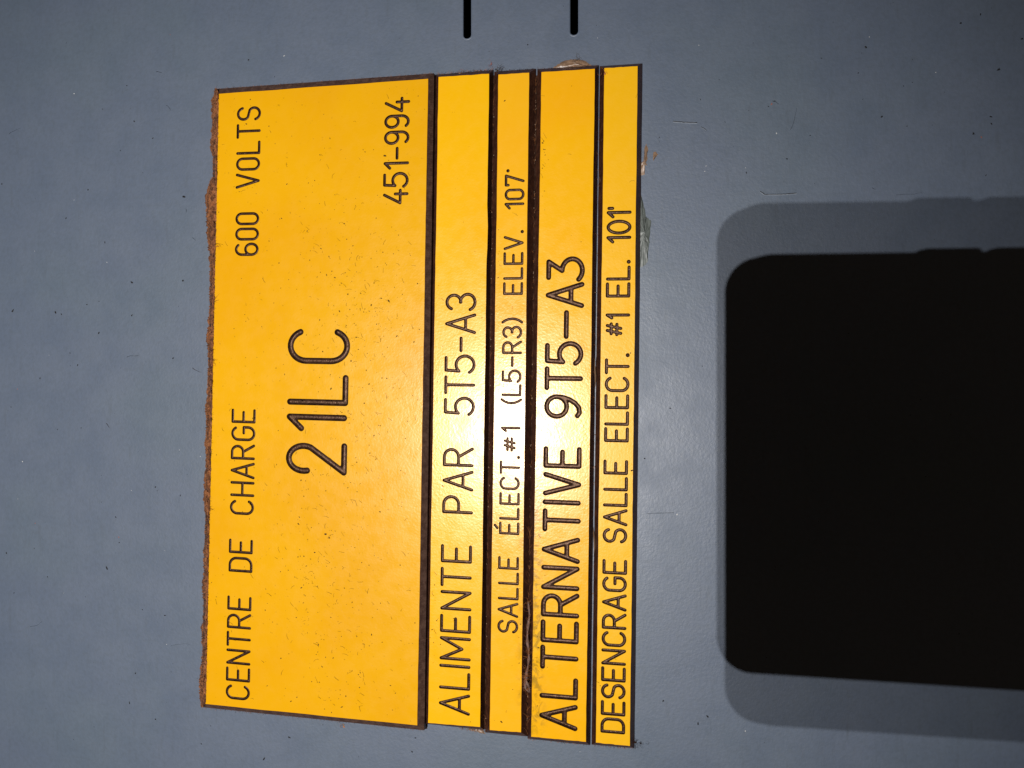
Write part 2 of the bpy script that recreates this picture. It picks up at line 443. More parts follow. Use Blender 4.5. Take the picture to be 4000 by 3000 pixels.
def inset_quad(q, d):
    """q: 4 uv points in order; move each corner inwards by d"""
    c = sum(q) / 4; out = []
    for i in range(4):
        a = q[i - 1] - q[i]; b = q[(i + 1) % 4] - q[i]
        out.append(q[i] + d * (a / np.linalg.norm(a) + b / np.linalg.norm(b)))
    return out
TP = 3.0
def plate(label, yel, outr, words, mats, core, T=TP, chips=(), wo=.4):
    """yel/outr: measured corners TL, TR, BR, BL of the yellow face and of the outline"""
    yq = [P(x, y, T) for x, y in yel]
    oq = [P(x, y, wo) for x, y in outr]
    cen = sum(yq) / 4
    org = W3(oq[2][0], oq[2][1] * .5 + oq[3][1] * .5, 0)
    t = tag(empty('engraved_plate', W3(cen[0], cen[1], 0)), label, 'name plate', 'engraved yellow plates stuck in a block')
    run = ((yq[0] - yq[3]) + (yq[1] - yq[2])) / 2
    chars = layout(words, T, run)
    verts = [tuple(q) for q in yq]; edges = []
    # long edges get small irregularities
    ring = []
    for i in range(4):
        a, b = yq[i], yq[(i + 1) % 4]; n = 60 if i in (1, 3) else 14
        nrm = np.array([-(b - a)[1], (b - a)[0]]); nrm /= np.linalg.norm(nrm)
        for k in range(n):
            f = k / n; pt = a + (b - a) * f
            if k: pt = pt + nrm * (rng.normal(0, .018) + .025 * math.sin(f * 17 + i))
            for (ci, f0, f1, dep) in chips:
                if ci == i and f0 < f < f1: pt = pt - nrm * (-1) * dep * math.sin(math.pi * (f - f0) / (f1 - f0)) * (.7 + .3 * rng.random())
            ring.append(tuple(pt))
    verts = list(ring); edges = [(i, (i + 1) % len(ring)) for i in range(len(ring))]
    allsegs = []
    for (c, segs, r) in chars:
        gv, gf, rim = carve(c, segs, r, T)
        base = len(verts); used = {}
        for a, b in rim:
            for k in (a, b):
                if k not in used: used[k] = len(verts); verts.append((gv[k][0], gv[k][1]))
            edges.append((used[a], used[b]))
        nm = NAMES.get(c, 'engraved_digit' if c in DIG else 'engraved_letter')
        o = mesh_obj(nm, [W3(x, y, T + z) for x, y, z in gv], gf, M_groove, t, None, True)
        bb = (segs[:, [0, 2]].min() - r, segs[:, [0, 2]].max() + r, segs[:, [1, 3]].min() - r, segs[:, [1, 3]].max() + r)
        allsegs.append((bb, segs, r))
    res = delaunay_2d_cdt([Vector(v) for v in verts], edges, [tuple(range(len(ring)))], 1, 1e-7)
    vo, fo = res[0], res[2]
    V = np.array([(v[0], v[1]) for v in vo]); F = np.array([f for f in fo if len(f) == 3])
    c = V[F].mean(1); keep = np.ones(len(F), bool)
    for (bb, segs, r) in allsegs:
        s = (c[:, 0] > bb[0]) & (c[:, 0] < bb[1]) & (c[:, 1] > bb[2]) & (c[:, 1] < bb[3])
        ii = np.nonzero(s)[0]
        if len(ii): keep[ii] &= seg_dist(c[ii, 0], c[ii, 1], segs) > r * .985
    F = F[keep]
    # all triangles face outwards (+w)
    fs = []
    for f in F:
        a, b, d = V[f[0]], V[f[1]], V[f[2]]
        # W3 mapping (u,v,w)->(v,-w,-u): orientation kept when (b-a)x(d-a) > 0 in (u,v)
        cr = (b - a)[0] * (d - a)[1] - (b - a)[1] * (d - a)[0]
        fs.append(tuple(int(x) for x in (f if cr > 0 else f[::-1])))
    mb = MB(); mb.add([W3(x, y, T) for x, y in V], fs)
    n = len(ring); rg = [np.array(p) for p in ring]
    low = []
    for i in range(n):
        k = [0, 14, 14 + 60, 14 + 60 + 14, n]
    # bevel: from the ring of the face to the outline
    bounds = [0, 14, 74, 88, 148]
    outl = []
    for i in range(n):
        s = max(q for q in range(4) if bounds[q] <= i); f = (i - bounds[s]) / (bounds[s + 1] - bounds[s])
        outl.append(oq[s] + (oq[(s + 1) % 4] - oq[s]) * f + rng.normal(0, .012, 2) * (1 if f else 0))
    mid = [rg[i] + (outl[i] - rg[i]) * .05 for i in range(n)]
    mb.add([W3(*rg[i], T) for i in range(n)] + [W3(*mid[i], T - .09) for i in range(n)], [(n + i, n + (i + 1) % n, (i + 1) % n, i) for i in range(n)], 1)
    mb.build('yellow_face', [mats, M_rim], t)
    b = MB()
    mid2 = [rg[i] + (outl[i] - rg[i]) * .55 for i in range(n)]
    b.add([W3(*mid[i], T - .09) for i in range(n)] + [W3(*mid2[i], T - .05 - .55 * (T - wo - .05)) for i in range(n)] + [W3(*outl[i], wo) for i in range(n)] + [W3(*outl[i], 0.12) for i in range(n)],
          [(r_ * n + n + i, r_ * n + n + (i + 1) % n, r_ * n + (i + 1) % n, r_ * n + i) for r_ in range(3) for i in range(n)])
    b.add([W3(*outl[i], .12) for i in range(n)], [tuple(range(n))])
    b.build('bevelled_edge', core, t)
    # the sticky pad between plate and panel
    g = MB(); ins = inset_quad(oq, .7)
    g.add([W3(*q, .12) for q in ins] + [W3(*q, 0.0) for q in ins], [(4 + i, 4 + (i + 1) % 4, (i + 1) % 4, i) for i in range(4)])
    g.build('adhesive_pad', M_glue_tan, t)
    return t, yq, oq

R1, RB, R2, R3, R4, R5 = .345, .77, .385, .315, .59, .37
Y1 = plate_yellow('deep_yellow_plastic', (.83, .42, .003), (.80, .385, .003), 0, .25, 1.0)
Y2 = plate_yellow('bright_yellow_plastic', (.93, .50, .003), (.93, .475, .004), 0, .24)
Y3 = plate_yellow('peach_yellow_plastic', (.93, .475, .010), (.93, .45, .012), 1, .22, 0, [(-4.4, -.8, -72, -14, .65)])
Y4 = plate_yellow('warm_yellow_plastic', (.93, .48, .004), (.93, .445, .005), 1, .23, 0, [(6.2, 3.2, -76, -12, .75)])
Y5 = plate_yellow('clean_yellow_plastic', (.93, .50, .006), (.93, .485, .007), 0, .28)
p1 = plate('large yellow plate reading CENTRE DE CHARGE 600 VOLTS 21LC 451-994, fuzzy along one edge',
      [(853, 366), (1673, 308.5), (1630.6, 2832.6), (802, 2750.6)], [(838, 347), (1696, 287), (1658, 2852), (785, 2763)],
      [("CENTRE", 2733.8, 2329.2, 878.4, 974.8, 889, 983, R1), ("DE", 2235.2, 2107.4, 891.4, 985.4, 893.8, 987.9, R1),
       ("CHARGE", 2011, 1597, 896.7, 992.7, 904.4, 998, R1), ("600", 999.7, 829.2, 916, 1010, 919.4, 1012.4, R1, .22),
       ("VOLTS", 736.2, 416, 920.8, 1015.8, 924.2, 1018.2, R1), ("451-994", 799.3, 378.4, 1498, 1597.8, 1501.4, 1601.6, R1 * 1.05, .22),
       ("2", 1854.3, 1728, 1117, 1356.7, 1117, 1356.7, RB), ("1", 1689.2, 1620.2, 1120, 1357, 1120, 1357, RB), ("L", 1582.6, 1461, 1121, 1360.5, 1121, 1360.5, RB),
       ("C", 1423.5, 1281.7, 1122.9, 1367.8, 1122.9, 1367.8, RB)], Y1, M_core_rib, wo=1.9)
p2 = plate('long strip plate reading ALIMENTE PAR 5T5-A3, directly beside the large plate',
      [(1713, 301), (1910, 288), (1874.8, 2840), (1672, 2823.4)], [(1700, 291.6), (1927, 273), (1891.7, 2851), (1661.5, 2826.8)],
      [("ALIMENTE", 2792, 2129.4, 1711.9, 1834.8, 1723.9, 1845, R2), ("PAR", 2007.4, 1745.6, 1726.3, 1846.9, 1730.2, 1851.7, R2),
       ("5T5-A3", 1620.8, 1143.5, 1733.6, 1854.6, 1738.9, 1861.3, R2, .20)], Y2, M_core, chips=((1, .20, .29, .28),))
p3 = plate('narrowest strip plate reading SALLE ÉLECT. #1 (L5-R3) ELEV. 107\' in the smallest letters',
      [(1947, 291.6), (2067, 284), (2035.4, 2860.6), (1913.4, 2852)], [(1931, 279.6), (2093, 268.5), (2060, 2876.5), (1895, 2861.5)],
      [("SALLE", 2473.4, 2173.8, 1941.4, 2024.3, 1947.2, 2028.2, R3), ("ÉLECT.", 2089.4, 1780.8, 1948, 2029, 1953, 2033, R3),
       ("#", 1763.9, 1707, 1954, 2033, 1954, 2033, R3), ("1", 1689, 1666.5, 1955.8, 2034, 1955.8, 2034, R3),
       ("(L5-R3)", 1579.9, 1239.9, 1957.8, 2034.9, 1962.6, 2042.6, R3), ("ELEV.", 1152.2, 901, 1965, 2043.6, 1967.4, 2046, R3),
       ("107'", 818.1, 661, 1970.3, 2049.4, 1972.2, 2049.4, R3, .26)], Y3, M_core)
p4 = plate('strip plate reading ALTERNATIVE 9T5-A3 in the boldest letters of the four strips',
      [(2115, 282), (2323, 268.5), (2288.5, 2898), (2075, 2877.4)], [(2099, 270), (2339, 254), (2305, 2911), (2060.5, 2884.7)],
      [("AL", 2850, 2646, 2105.3, 2255.8, 2107.7, 2259, R4, .26), ("TERNA", 2617, 2096.6, 2108.7, 2259.6, 2116, 2266.4, R4, .22),
       ("TIVE", 2078.3, 1743.7, 2117, 2268, 2123, 2272.6, R4, .27), ("gT5=Az", 1637.7, 1001.3, 2124.6, 2276.5, 2132.8, 2283.7, R4, .21)], Y4, M_core, chips=((3, .20, .23, .1),))
p5 = plate('bottom strip plate reading DESENCRAGE SALLE ELECT. #1 EL. 101\', with old glue beyond its edge',
      [(2360, 266.5), (2489.6, 257.9), (2459.7, 2914.6), (2327, 2900)], [(2343, 258.8), (2509, 246.8), (2477.5, 2923), (2311, 2907.8)],
      [("DESENCRAGE", 2865.4, 2184.9, 2344, 2441.4, 2353, 2449.6, R5, .22), ("SALLE", 2121.7, 1795.3, 2353, 2449.6, 2356, 2453.4, R5, .22),
       ("ELECT.", 1729.2, 1381, 2358.4, 2455.8, 2361.8, 2459.2, R5, .22), ("%", 1313.7, 1259.2, 2363, 2461, 2363, 2461, R5),
       ("1", 1248.1, 1224, 2364.2, 2460.7, 2364.2, 2460.7, R5), ("EL.", 1162.8, 1017, 2365.7, 2462.1, 2366.7, 2463.1, R5, .22),
       ("1Q1`", 951.2, 806, 2367.6, 2465.5, 2369.6, 2467.5, R5, .23)], Y5, M_core)

for pl_, a_ in ((p1, -.25), (p2, .35), (p3, -.2), (p4, .25), (p5, .9)):
    pl_[0].rotation_euler = (math.radians(a_), 0, 0)

# ------------------------------------------------------------------ fibres and crumbs
def fibre(mb, u, v, w, ang, L, r, curl=0.0, lift=0.0, n=5, mi=0):
    """thin three-sided tube that wanders from (u, v, w)"""
    pts = []; a = ang
    for k in range(n + 1):
        pts.append((u, v, w)); a += curl / n + random.gauss(0, .12)
        u += math.cos(a) * L / n; v += math.sin(a) * L / n; w = max(.02, w + lift * L / n * (1 - 1.6 * k / n))
    vs = []; fs = []
    for k, (x, y, z) in enumerate(pts):
        rr = r * (1 - .6 * k / n); b = math.atan2(pts[min(k + 1, n)][1] - pts[max(k - 1, 0)][1], pts[min(k + 1, n)][0] - pts[max(k - 1, 0)][0])
        nx, ny = -math.sin(b), math.cos(b)
        vs += [W3(x + nx * rr, y + ny * rr, z), W3(x - nx * rr, y - ny * rr, z), W3(x, y, z + rr * 1.4)]
    for k in range(n):
        for q in range(3):
            a0 = k * 3 + q; a1 = k * 3 + (q + 1) % 3; fs.append((a0, a1, a1 + 3, a0 + 3))
    mb.add(vs, fs, mi)
def crumb(mb, u, v, w, r, mi=0, el=1.0, ang=0.0, flat=.5):
    vs = []; n = 6
    for k in range(n):
        a = 2 * math.pi * k / n; rr = r * random.uniform(.6, 1.25)
        x, y = rr * math.cos(a) * el, rr * math.sin(a)
        vs.append(W3(u + x * math.cos(ang) - y * math.sin(ang), v + x * math.sin(ang) + y * math.cos(ang), w))
    vs.append(W3(u, v, w + r * flat))
    mb.add(vs, [(k, (k + 1) % n, n) for k in range(n)], mi)

# dust on the plates (loose crumbs and hairs lying on the yellow)
def plate_dust(pl, n_c, n_f, clusters, name='dust'):
    t, yq, oq = pl
    mb = MB()
    a, b, c, d = yq          # TL TR BR BL
    def at(f, g): return (a * (1 - g) + d * g) * (1 - f) + (b * (1 - g) + c * g) * f
    for i in range(n_c):
        if clusters and random.random() < .65:
            cf, cg, s = random.choice(clusters); f, g = random.gauss(cf, s), random.gauss(cg, s * .8)
        else: f, g = random.random(), random.random()
        if not (.01 < f < .99 and .005 < g < .995): continue
        q = at(f, g); crumb(mb, q[0], q[1], TP, abs(random.gauss(0, .055)) + .03, 0 if random.random() < .65 else 1, random.uniform(1, 2.2), random.uniform(0, 3), .4)
    for i in range(n_f):
        if clusters and random.random() < .6:
            cf, cg, s = random.choice(clusters); f, g = random.gauss(cf, s), random.gauss(cg, s * .8)
        else: f, g = random.random(), random.random()
        if not (.02 < f < .98 and .01 < g < .99): continue
        q = at(f, g); fibre(mb, q[0], q[1], TP + .02, random.gauss(2.4, .5), random.uniform(.5, 1.6), random.uniform(.022, .04), random.gauss(0, .9), .05, 4, 0 if random.random() < .7 else 1)
    o = mb.build(name, [M_dust, M_fibre_dark], t); tag(o, kind='stuff')
plate_dust(p1, 1000, 260, [(.55, .32, .12), (.62, .25, .10), (.75, .42, .12), (.7, .55, .12), (.62, .72, .12), (.55, .86, .10), (.7, .92, .08), (.5, .78, .08), (.8, .36, .07)])
plate_dust(p2, 60, 12, [(.1, .5, .2), (.05, .85, .1)])
plate_dust(p3, 30, 8, [(.9, .8, .1), (.1, .3, .05)])
plate_dust(p4, 60, 16, [(.1, .75, .1), (.08, .9, .05), (.05, .12, .05)])
plate_dust(p5, 16, 6, [])

# the brown fuzz along the outer long edge of the large plate
FZ = [(305, 290), (400, 255), (600, 262), (800, 245), (850, 270), (1000, 270), (1080, 235), (1180, 205), (1300, 215), (1500, 220), (1600, 235)]
FZ = [(700 + x / 2.074, 200 + y / 2.074) for y, x in FZ]
FZ += [(700 + x / 2.074, 950 + y / 2.074) for y, x in [(100, 240), (300, 245), (400, 240), (500, 245), (600, 232), (700, 225), (750, 215), (850, 225), (950, 230), (1050, 230), (1150, 222), (1250, 222), (1320, 205), (1450, 215), (1550, 212), (1650, 200)]]
FZ += [(700 + x / 2.074, 1700 + y / 2.074) for y, x in [(150, 215), (300, 205), (400, 195), (550, 195), (600, 200), (700, 215), (780, 200), (850, 205), (950, 190), (1050, 195), (1150, 190), (1250, 178), (1300, 190), (1400, 195), (1500, 190), (1570, 172), (1650, 180)]]
FZ += [(700 + x / 2.074, 2200 + y / 2.074) for y, x in [(700, 185), (780, 182), (860, 162), (880, 172), (950, 155), (1050, 160), (1165, 172)]]
def fuzz():
    t, yq, oq = p1
    ys = np.array([q[1] for q in FZ]); xs = np.array([q[0] for q in FZ])
    N = 900; M = 9; mb = MB(); grid = []
    yy = np.linspace(344, 2764, N)
    from mathutils import noise as mn
    inner = []
    for k in range(N):
        y = yy[k]; xo = np.interp(y, ys, xs) + 6 * mn.noise(Vector((y * .05, 0, 3))) + 5 * mn.noise(Vector((y * .19, 0, 9))) + 4 * mn.noise(Vector((y * .6, 0, 2)))
        xi = np.interp(y, [366, 2750.6], [853, 802]) + 1.5 + 3.0 * max(0, mn.noise(Vector((y * .045, 5, 1))))
        if y > 2745: xi = np.interp(y, [2745, 2764], [xi, 790])
        if y < 366: xi = np.interp(y, [344, 366], [846, xi])
        row = []
        for j in range(M):
            f = j / (M - 1); prof = [0.0, 1.1, 1.7, 2.2, 2.6, 2.85, 3.05, 3.08, TP + .02][j]
            nz = .45 * mn.noise(Vector((y * .06, f * 6, 2))) + .40 * mn.noise(Vector((y * .21, f * 9, 7))) if 0 < j < M - 1 else 0
            w = prof + nz
            q = P(xo + (xi - xo) * f, y, max(w, 0)); row.append(len(mb.v)); mb.v.append(W3(q[0], q[1], max(w, 0.0)))
        grid.append(row)
    for k in range(N - 1):
        for j in range(M - 1):
            mb.f.append((grid[k][j], grid[k + 1][j], grid[k + 1][j + 1], grid[k][j + 1])); mb.m.append(0)
    # hairs
    for i in range(2600):
        y = random.uniform(346, 2762); xo = np.interp(y, ys, xs); xi = np.interp(y, [366, 2750.6], [853, 802])
        f = random.random() ** 1.2; q = P(xo + (xi - xo) * f, y, 2.2)
        w = np.interp(f, [0, .12, .5, 1], [.5, 1.6, 2.8, 3.15])
        ang = random.gauss(math.pi * .80, .8)
        fibre(mb, q[0], q[1], w, ang, random.uniform(.3, .85) * (.55 + .45 * f), random.uniform(.016, .03), random.gauss(0, 1.0), .35, 3, 1 if random.random() < .55 else 2)
    for i in range(240):   # hairs that lie over on to the yellow
        y = random.uniform(366, 2745); xi = np.interp(y, [366, 2750.6], [853, 802]); q = P(xi - 2, y, TP)
        fibre(mb, q[0], q[1], TP + .1, random.gauss(.3, .6), random.uniform(.3, .95), .018, random.gauss(0, 1.2), .15, 3, 2)
    for (y, L) in ((1172, 1), (962, 1.2), (1408, .8), (1985, .8)):
        xi = np.interp(y, [366, 2750.6], [853, 802])
        for k in range(7):
            q = P(xi, y + random.gauss(0, 5), TP); fibre(mb, q[0], q[1], TP + .15, random.gauss(.3, .5), random.uniform(.8, 2.0) * L, .028, random.gauss(0, 1.8), .15, 6, 1 if k % 2 else 2)
    o = mb.build('fuzzy_residue', [M_fuzz, M_fibre, M_fibre_dark], t)
    tag(o, 'matted brown fibres along the broken edge', kind='stuff')
fuzz()

# little furry hems at the ends of the plates, and lint in the gaps
def hem(pts, n, L, parent, cols, name='lint', spread=.25, w=(.1, 1.2), r=(.014, .028)):
    mb = MB()
    for i in range(n):
        f = random.random() * (len(pts) - 1); k = int(f); f -= k
        x = pts[k][0] * (1 - f) + pts[k + 1][0] * f; y = pts[k][1] * (1 - f) + pts[k + 1][1] * f
        ww = random.uniform(*w); q = P(x, y, ww)
        fibre(mb, q[0] + random.gauss(0, spread), q[1] + random.gauss(0, spread), ww, random.uniform(0, 6.28), random.uniform(.4, 1) * L, random.uniform(*r), random.gauss(0, 1.5), .2, 4, random.randrange(len(cols)))
    o = mb.build(name, cols, parent); tag(o, kind='stuff'); return o
hem([(845, 346), (1270, 318), (1690, 287)], 240, .5, p1[0], [M_fibre_dark, M_fibre], spread=.08, w=(.3, 1.0))
hem([(800, 2768), (1200, 2806), (1650, 2852)], 200, .5, p1[0], [M_fibre_dark, M_fibre], spread=.08, w=(.2, .8))
hem([(1700, 290), (1928, 270)], 120, .6, p2[0], [M_fibre_dark, M_fibre], spread=.08)
hem([(1800, 2846), (1895, 2856)], 90, .7, p2[0], [M_fibre, M_glue_tan], spread=.12, w=(.05, .5))
hem([(1935, 277), (2088, 268)], 60, .5, p3[0], [M_fibre_dark], spread=.06)
hem([(2100, 268), (2338, 253)], 60, .5, p4[0], [M_fibre_dark, M_fibre], spread=.06)
hem([(2062, 2886), (2304, 2913)], 70, .5, p4[0], [M_fibre_dark, M_fibre], spread=.08, w=(.1, .6))
hem([(2312, 2910), (2477, 2926)], 60, .5, p5[0], [M_fibre_dark, M_fibre], spread=.08, w=(.1, .6))
def lint(name, x, y, w, n, L, spread, mats, label, cat='lint', r=(.02, .035)):
    q = P(x, y, w); mb = MB()
    for i in range(n):
        fibre(mb, q[0] + random.gauss(0, spread[0]), q[1] + random.gauss(0, spread[1]), w + random.uniform(0, .3), random.uniform(0, 6.28), L * random.uniform(.4, 1), random.uniform(*r), random.gauss(0, 2), .25, 6, random.randrange(len(mats)))
    for i in range(max(2, n // 4)):
        crumb(mb, q[0] + random.gauss(0, spread[0]), q[1] + random.gauss(0, spread[1]), w, random.uniform(.08, .2), random.randrange(len(mats)), 1.6, random.uniform(0, 3))
    o = mb.build(name, mats, None, False, W3(q[0], q[1], w)); tag(o, label, cat); return o
lint('lint_tuft', 1918, 252, .1, 8, 1.0, (.18, .4), [M_red], 'reddish scrap of lint above the junction of the second and third plates')
lint('lint_tuft', 1945, 268, 1.2, 16, 1.2, (.7, .25), [M_speck, M_dust], 'black and tan crumbs of lint on the top end of the narrow plate')
lint('lint_tuft', 1795, 281, 1.2, 9, .9, (.35, .2), [M_glue_tan, M_red], 'pinkish tan lint on the top end of the second plate')
lint('lint_tuft', 2488, 2903, .2, 22, 1.5, (.7, .5), [M_fibre_dark, M_speck], 'dark hairs sticking out at the lower corner of the last plate')
lint('lint_tuft', 2255, 232, .3, 9, 1.4, (.5, .3), [M_speck, M_dust], 'black hairs on the tan glue blob at the plate ends')
lint('hair', 2360, 290, 3.05, 4, 2.6, (.3, .2), [M_fibre], 'pale curved hairs lying across the top corner of the last plate', 'hair')
lint('lint_tuft', 1337, 2835, .1, 8, .8, (.25, .3), [M_fibre, M_glue_tan], 'tan crumb of lint on the panel below the large plate')

# the twisted strand jammed in the gap between the third and the fourth plate
def strand():
    mb = MB()
    path = [(2063, 2350), (2068, 2400), (2062, 2450), (2060, 2500), (2066, 2550), (2064, 2590), (2057, 2630), (2050, 2660), (2056, 2690), (2068, 2697), (2066, 2680), (2056, 2655), (2060, 2640)]
    pts = [P(x, y, 2.5) for x, y in path]
    # smooth
    dense = []
    for i in range(len(pts) - 1):
        p0 = pts[max(i - 1, 0)]; p1_ = pts[i]; p2_ = pts[i + 1]; p3_ = pts[min(i + 2, len(pts) - 1)]
        for k in range(8):
            t = k / 8; dense.append(.5 * ((2 * p1_) + (-p0 + p2_) * t + (2 * p0 - 5 * p1_ + 4 * p2_ - p3_) * t * t + (-p0 + 3 * p1_ - 3 * p2_ + p3_) * t ** 3))
    n = 7
    for k, q in enumerate(dense):
        d = dense[min(k + 1, len(dense) - 1)] - dense[max(k - 1, 0)]; d = d / (np.linalg.norm(d) + 1e-9); nr = np.array([-d[1], d[0]])
        rad = (.24 + .10 * math.sin(k * .55)) * (1 if k > 6 else .4 + k * .1)
        for j in range(n):
            a = 2 * math.pi * j / n + k * .25
            rr = rad * (1 + .25 * math.cos(2 * a))
            mb.v.append(W3(q[0] + nr[0] * rr * math.cos(a), q[1] + nr[1] * rr * math.cos(a), 2.5 + .3 * (k > 60) + rr * math.sin(a)))
    for k in range(len(dense) - 1):
        for j in range(n): mb.f.append((k * n + j, k * n + (j + 1) % n, (k + 1) * n + (j + 1) % n, (k + 1) * n + j)); mb.m.append(0)
    for i in range(120):
        k = random.randrange(len(dense)); q = dense[k]
        fibre(mb, q[0], q[1], 2.8, random.gauss(1.6, .8), random.uniform(.6, 2.2), random.uniform(.016, .028), random.gauss(0, 1.6), .2, 5, 1)
    for i in range(60):
        y = random.uniform(2080, 2870); q = P(np.interp(y, [268, 2880], [2094, 2059]), y, 2.2)
        fibre(mb, q[0], q[1], 2.3, random.gauss(1.6, .5), random.uniform(.8, 3.0), random.uniform(.016, .026), random.gauss(0, .8), .2, 5, 1)
    q = P(2062, 2550, 2.2)
    o = mb.build('lint_strand', [M_fuzz2, M_fibre], None, True, W3(q[0], q[1], 2.2))
    tag(o, 'twisted brown strand of lint jammed in the gap between the third and fourth plates', 'lint')
M_fuzz2 = core_brown('brown_strand', (.10, .055, .040), (.22, .13, .10), .6)
strand()
for (pa, xa0, xa1) in ((p2, 1698, 1660), (p3, 1929, 1893), (p4, 2095, 2059)):     # packed grime at the bottom of the gaps
    mb = MB(); vs = []; n = 90
    for k in range(n + 1):
        y = 296 + (2846 - 296) * k / n; x = xa0 + (xa1 - xa0) * k / n
        for dx, w in ((-9, .02), (0, .35 + random.uniform(-.1, .2)), (9, .02)):
            q = P(x + dx, y, 0); vs.append(W3(q[0], q[1], w))
    mb.add(vs, [(k * 3 + j, k * 3 + j + 1, k * 3 + j + 4, k * 3 + j + 3) for k in range(n) for j in range(2)])
    mb.build('packed_grime', M_groove, pa[0])
def hairs_in_gap(gx0, gx1, n, parent, mt):
    mb = MB()
    for i in range(n):
        y = random.uniform(300, 2840); q = P(np.interp(y, [280, 2870], [gx0, gx1]), y, 1.0)
        if random.random() < .5: crumb(mb, q[0] + random.gauss(0, .1), q[1], 1.0, random.uniform(.04, .11), 1, 1.8, 1.5)
        else: fibre(mb, q[0], q[1], 1.0, random.gauss(1.57, .3), random.uniform(.5, 1.8), .02, random.gauss(0, .6), .1, 4, 0)
    tag(mb.build('lint', mt, parent), kind='stuff')
hairs_in_gap(1930, 1896, 70, p3[0], [M_fibre, M_glue_tan]); hairs_in_gap(2094, 2059, 110, p4[0], [M_fibre, M_glue_tan]); hairs_in_gap(2341, 2308, 60, p5[0], [M_fibre, M_glue_tan])

def slivers():
    for (x, y, L, wd) in ((2323, 1460, 7.6, .42), (2319, 2115, 7.0, .4), (2341, 700, 2.0, .2)):
        mb = MB(); q = P(x, y, 1.4); n = 14
        vs = []
        for k in range(n + 1):
            f = k / n; h = wd * math.sin(math.pi * f) ** .8 * random.uniform(.7, 1.1) * .5
            cx = q[0] + .12 * math.sin(f * 5) + f * .1; cy = q[1] + (f - .5) * L
            vs += [W3(cx - h, cy, 1.3), W3(cx, cy, 1.45 + h * .8), W3(cx + h, cy, 1.35)]
        mb.add(vs, [(k * 3 + j, k * 3 + j + 1, k * 3 + j + 4, k * 3 + j + 3) for k in range(n) for j in range(2)])
        mb.build('glue_sliver', M_glue_tan, p5[0])
slivers()
# ------------------------------------------------------------------ old glue
def blob(name, outline, h, m_, label, parent=None, cat=None, ridge=True):
    """low uneven mound from a measured outline"""
    pts = [P(x, y, 0) for x, y in outline]; c = sum(pts) / len(pts)
    dense = []
    for i in range(len(pts)):
        a, b = pts[i], pts[(i + 1) % len(pts)]
        for k in range(6): dense.append(a + (b - a) * k / 6 + rng.normal(0, .05, 2))
    mb = MB(); R = 7; n = len(dense)
    for r_ in range(R):
        f = r_ / R
        for q in dense:
            x = q + (c - q) * f; w = h * (1 - (1 - f) ** 2) * (.8 + .35 * math.sin(q[1] * 3.1 + f * 5)) if r_ else 0.0
            mb.v.append(W3(x[0], x[1], max(0, w)))
    mb.v.append(W3(c[0], c[1], h))
    for r_ in range(R - 1):
        for i in range(n): mb.f.append((r_ * n + i, r_ * n + (i + 1) % n, (r_ + 1) * n + (i + 1) % n, (r_ + 1) * n + i)); mb.m.append(0)
    for i in range(n): mb.f.append(((R - 1) * n + i, (R - 1) * n + (i + 1) % n, R * n)); mb.m.append(0)
    o = mb.build(name, m_, parent, True, None if parent else W3(c[0], c[1], 0))
    if label: tag(o, label, cat)
    return o
z5 = lambda x, y: (2400 + x / 2.212, 350 + y / 2.212)
blob('glue_squeeze', [z5(225, 900), z5(238, 930), z5(262, 1030), z5(272, 1100), z5(318, 1135), z5(312, 1190), z5(302, 1300), z5(292, 1420), z5(285, 1490), z5(262, 1520), z5(240, 1535), z5(205, 1530), z5(200, 1300), z5(205, 1000)],
     .45, M_glue, 'grey-green flap of old glue sticking out beside 101\' on the last plate', None, 'glue')
blob('glue_smear', [z5(250, 640), z5(258, 560), z5(262, 500), z5(275, 468), z5(290, 505), z5(284, 560), z5(287, 600), z5(270, 640), z5(284, 655), z5(262, 652), z5(240, 690), z5(262, 735), z5(222, 745), z5(222, 640)], .3, M_glue_tan, 'small tan smear of glue beside the upper part of the last plate', None, 'glue')
blob('glue_crumb', [z5(338, 540), z5(360, 535), z5(375, 560), z5(352, 590), z5(336, 620), z5(334, 580)], .2, M_glue_tan, 'loose tan crumb of glue on the panel, a little away from the last plate', None, 'glue')
z1 = lambda x, y: (1700 + x / 2.765, y / 2.765)
blob('glue_blob', [z1(1270, 735), z1(1330, 690), z1(1400, 655), z1(1480, 640), z1(1560, 642), z1(1620, 660), z1(1680, 700), z1(1700, 735), z1(1500, 760)], .8, M_glue_tan, 'rounded tan blob of glue under the top end of the bold plate', None, 'glue')
blob('glue_smear', [(1868, 2849), (1885, 2852), (1898, 2868), (1882, 2864), (1860, 2856), (1836, 2851), (1820, 2846)], .3, M_glue_tan, 'thin tan glue edge at the bottom end of the second plate', None, 'glue')
mb = MB()
for (x0, y0, x1, y1) in ((245, 1262, 275, 1310), (243, 1300, 262, 1340), (250, 1350, 278, 1395)):
    a = P(*z5(x0, y0), .45); b = P(*z5(x1, y1), .45); L = float(np.hypot(*(b - a)))
    fibre(mb, a[0], a[1], .5, math.atan2(b[1] - a[1], b[0] - a[0]), L, .03, .2, .02, 4, 0)
lf = mb.build('glue_thread', M_chip, None, False, W3(*P(*z5(260, 1330)), .4)); tag(lf, 'shiny pale threads standing on the grey-green glue flap', 'thread')

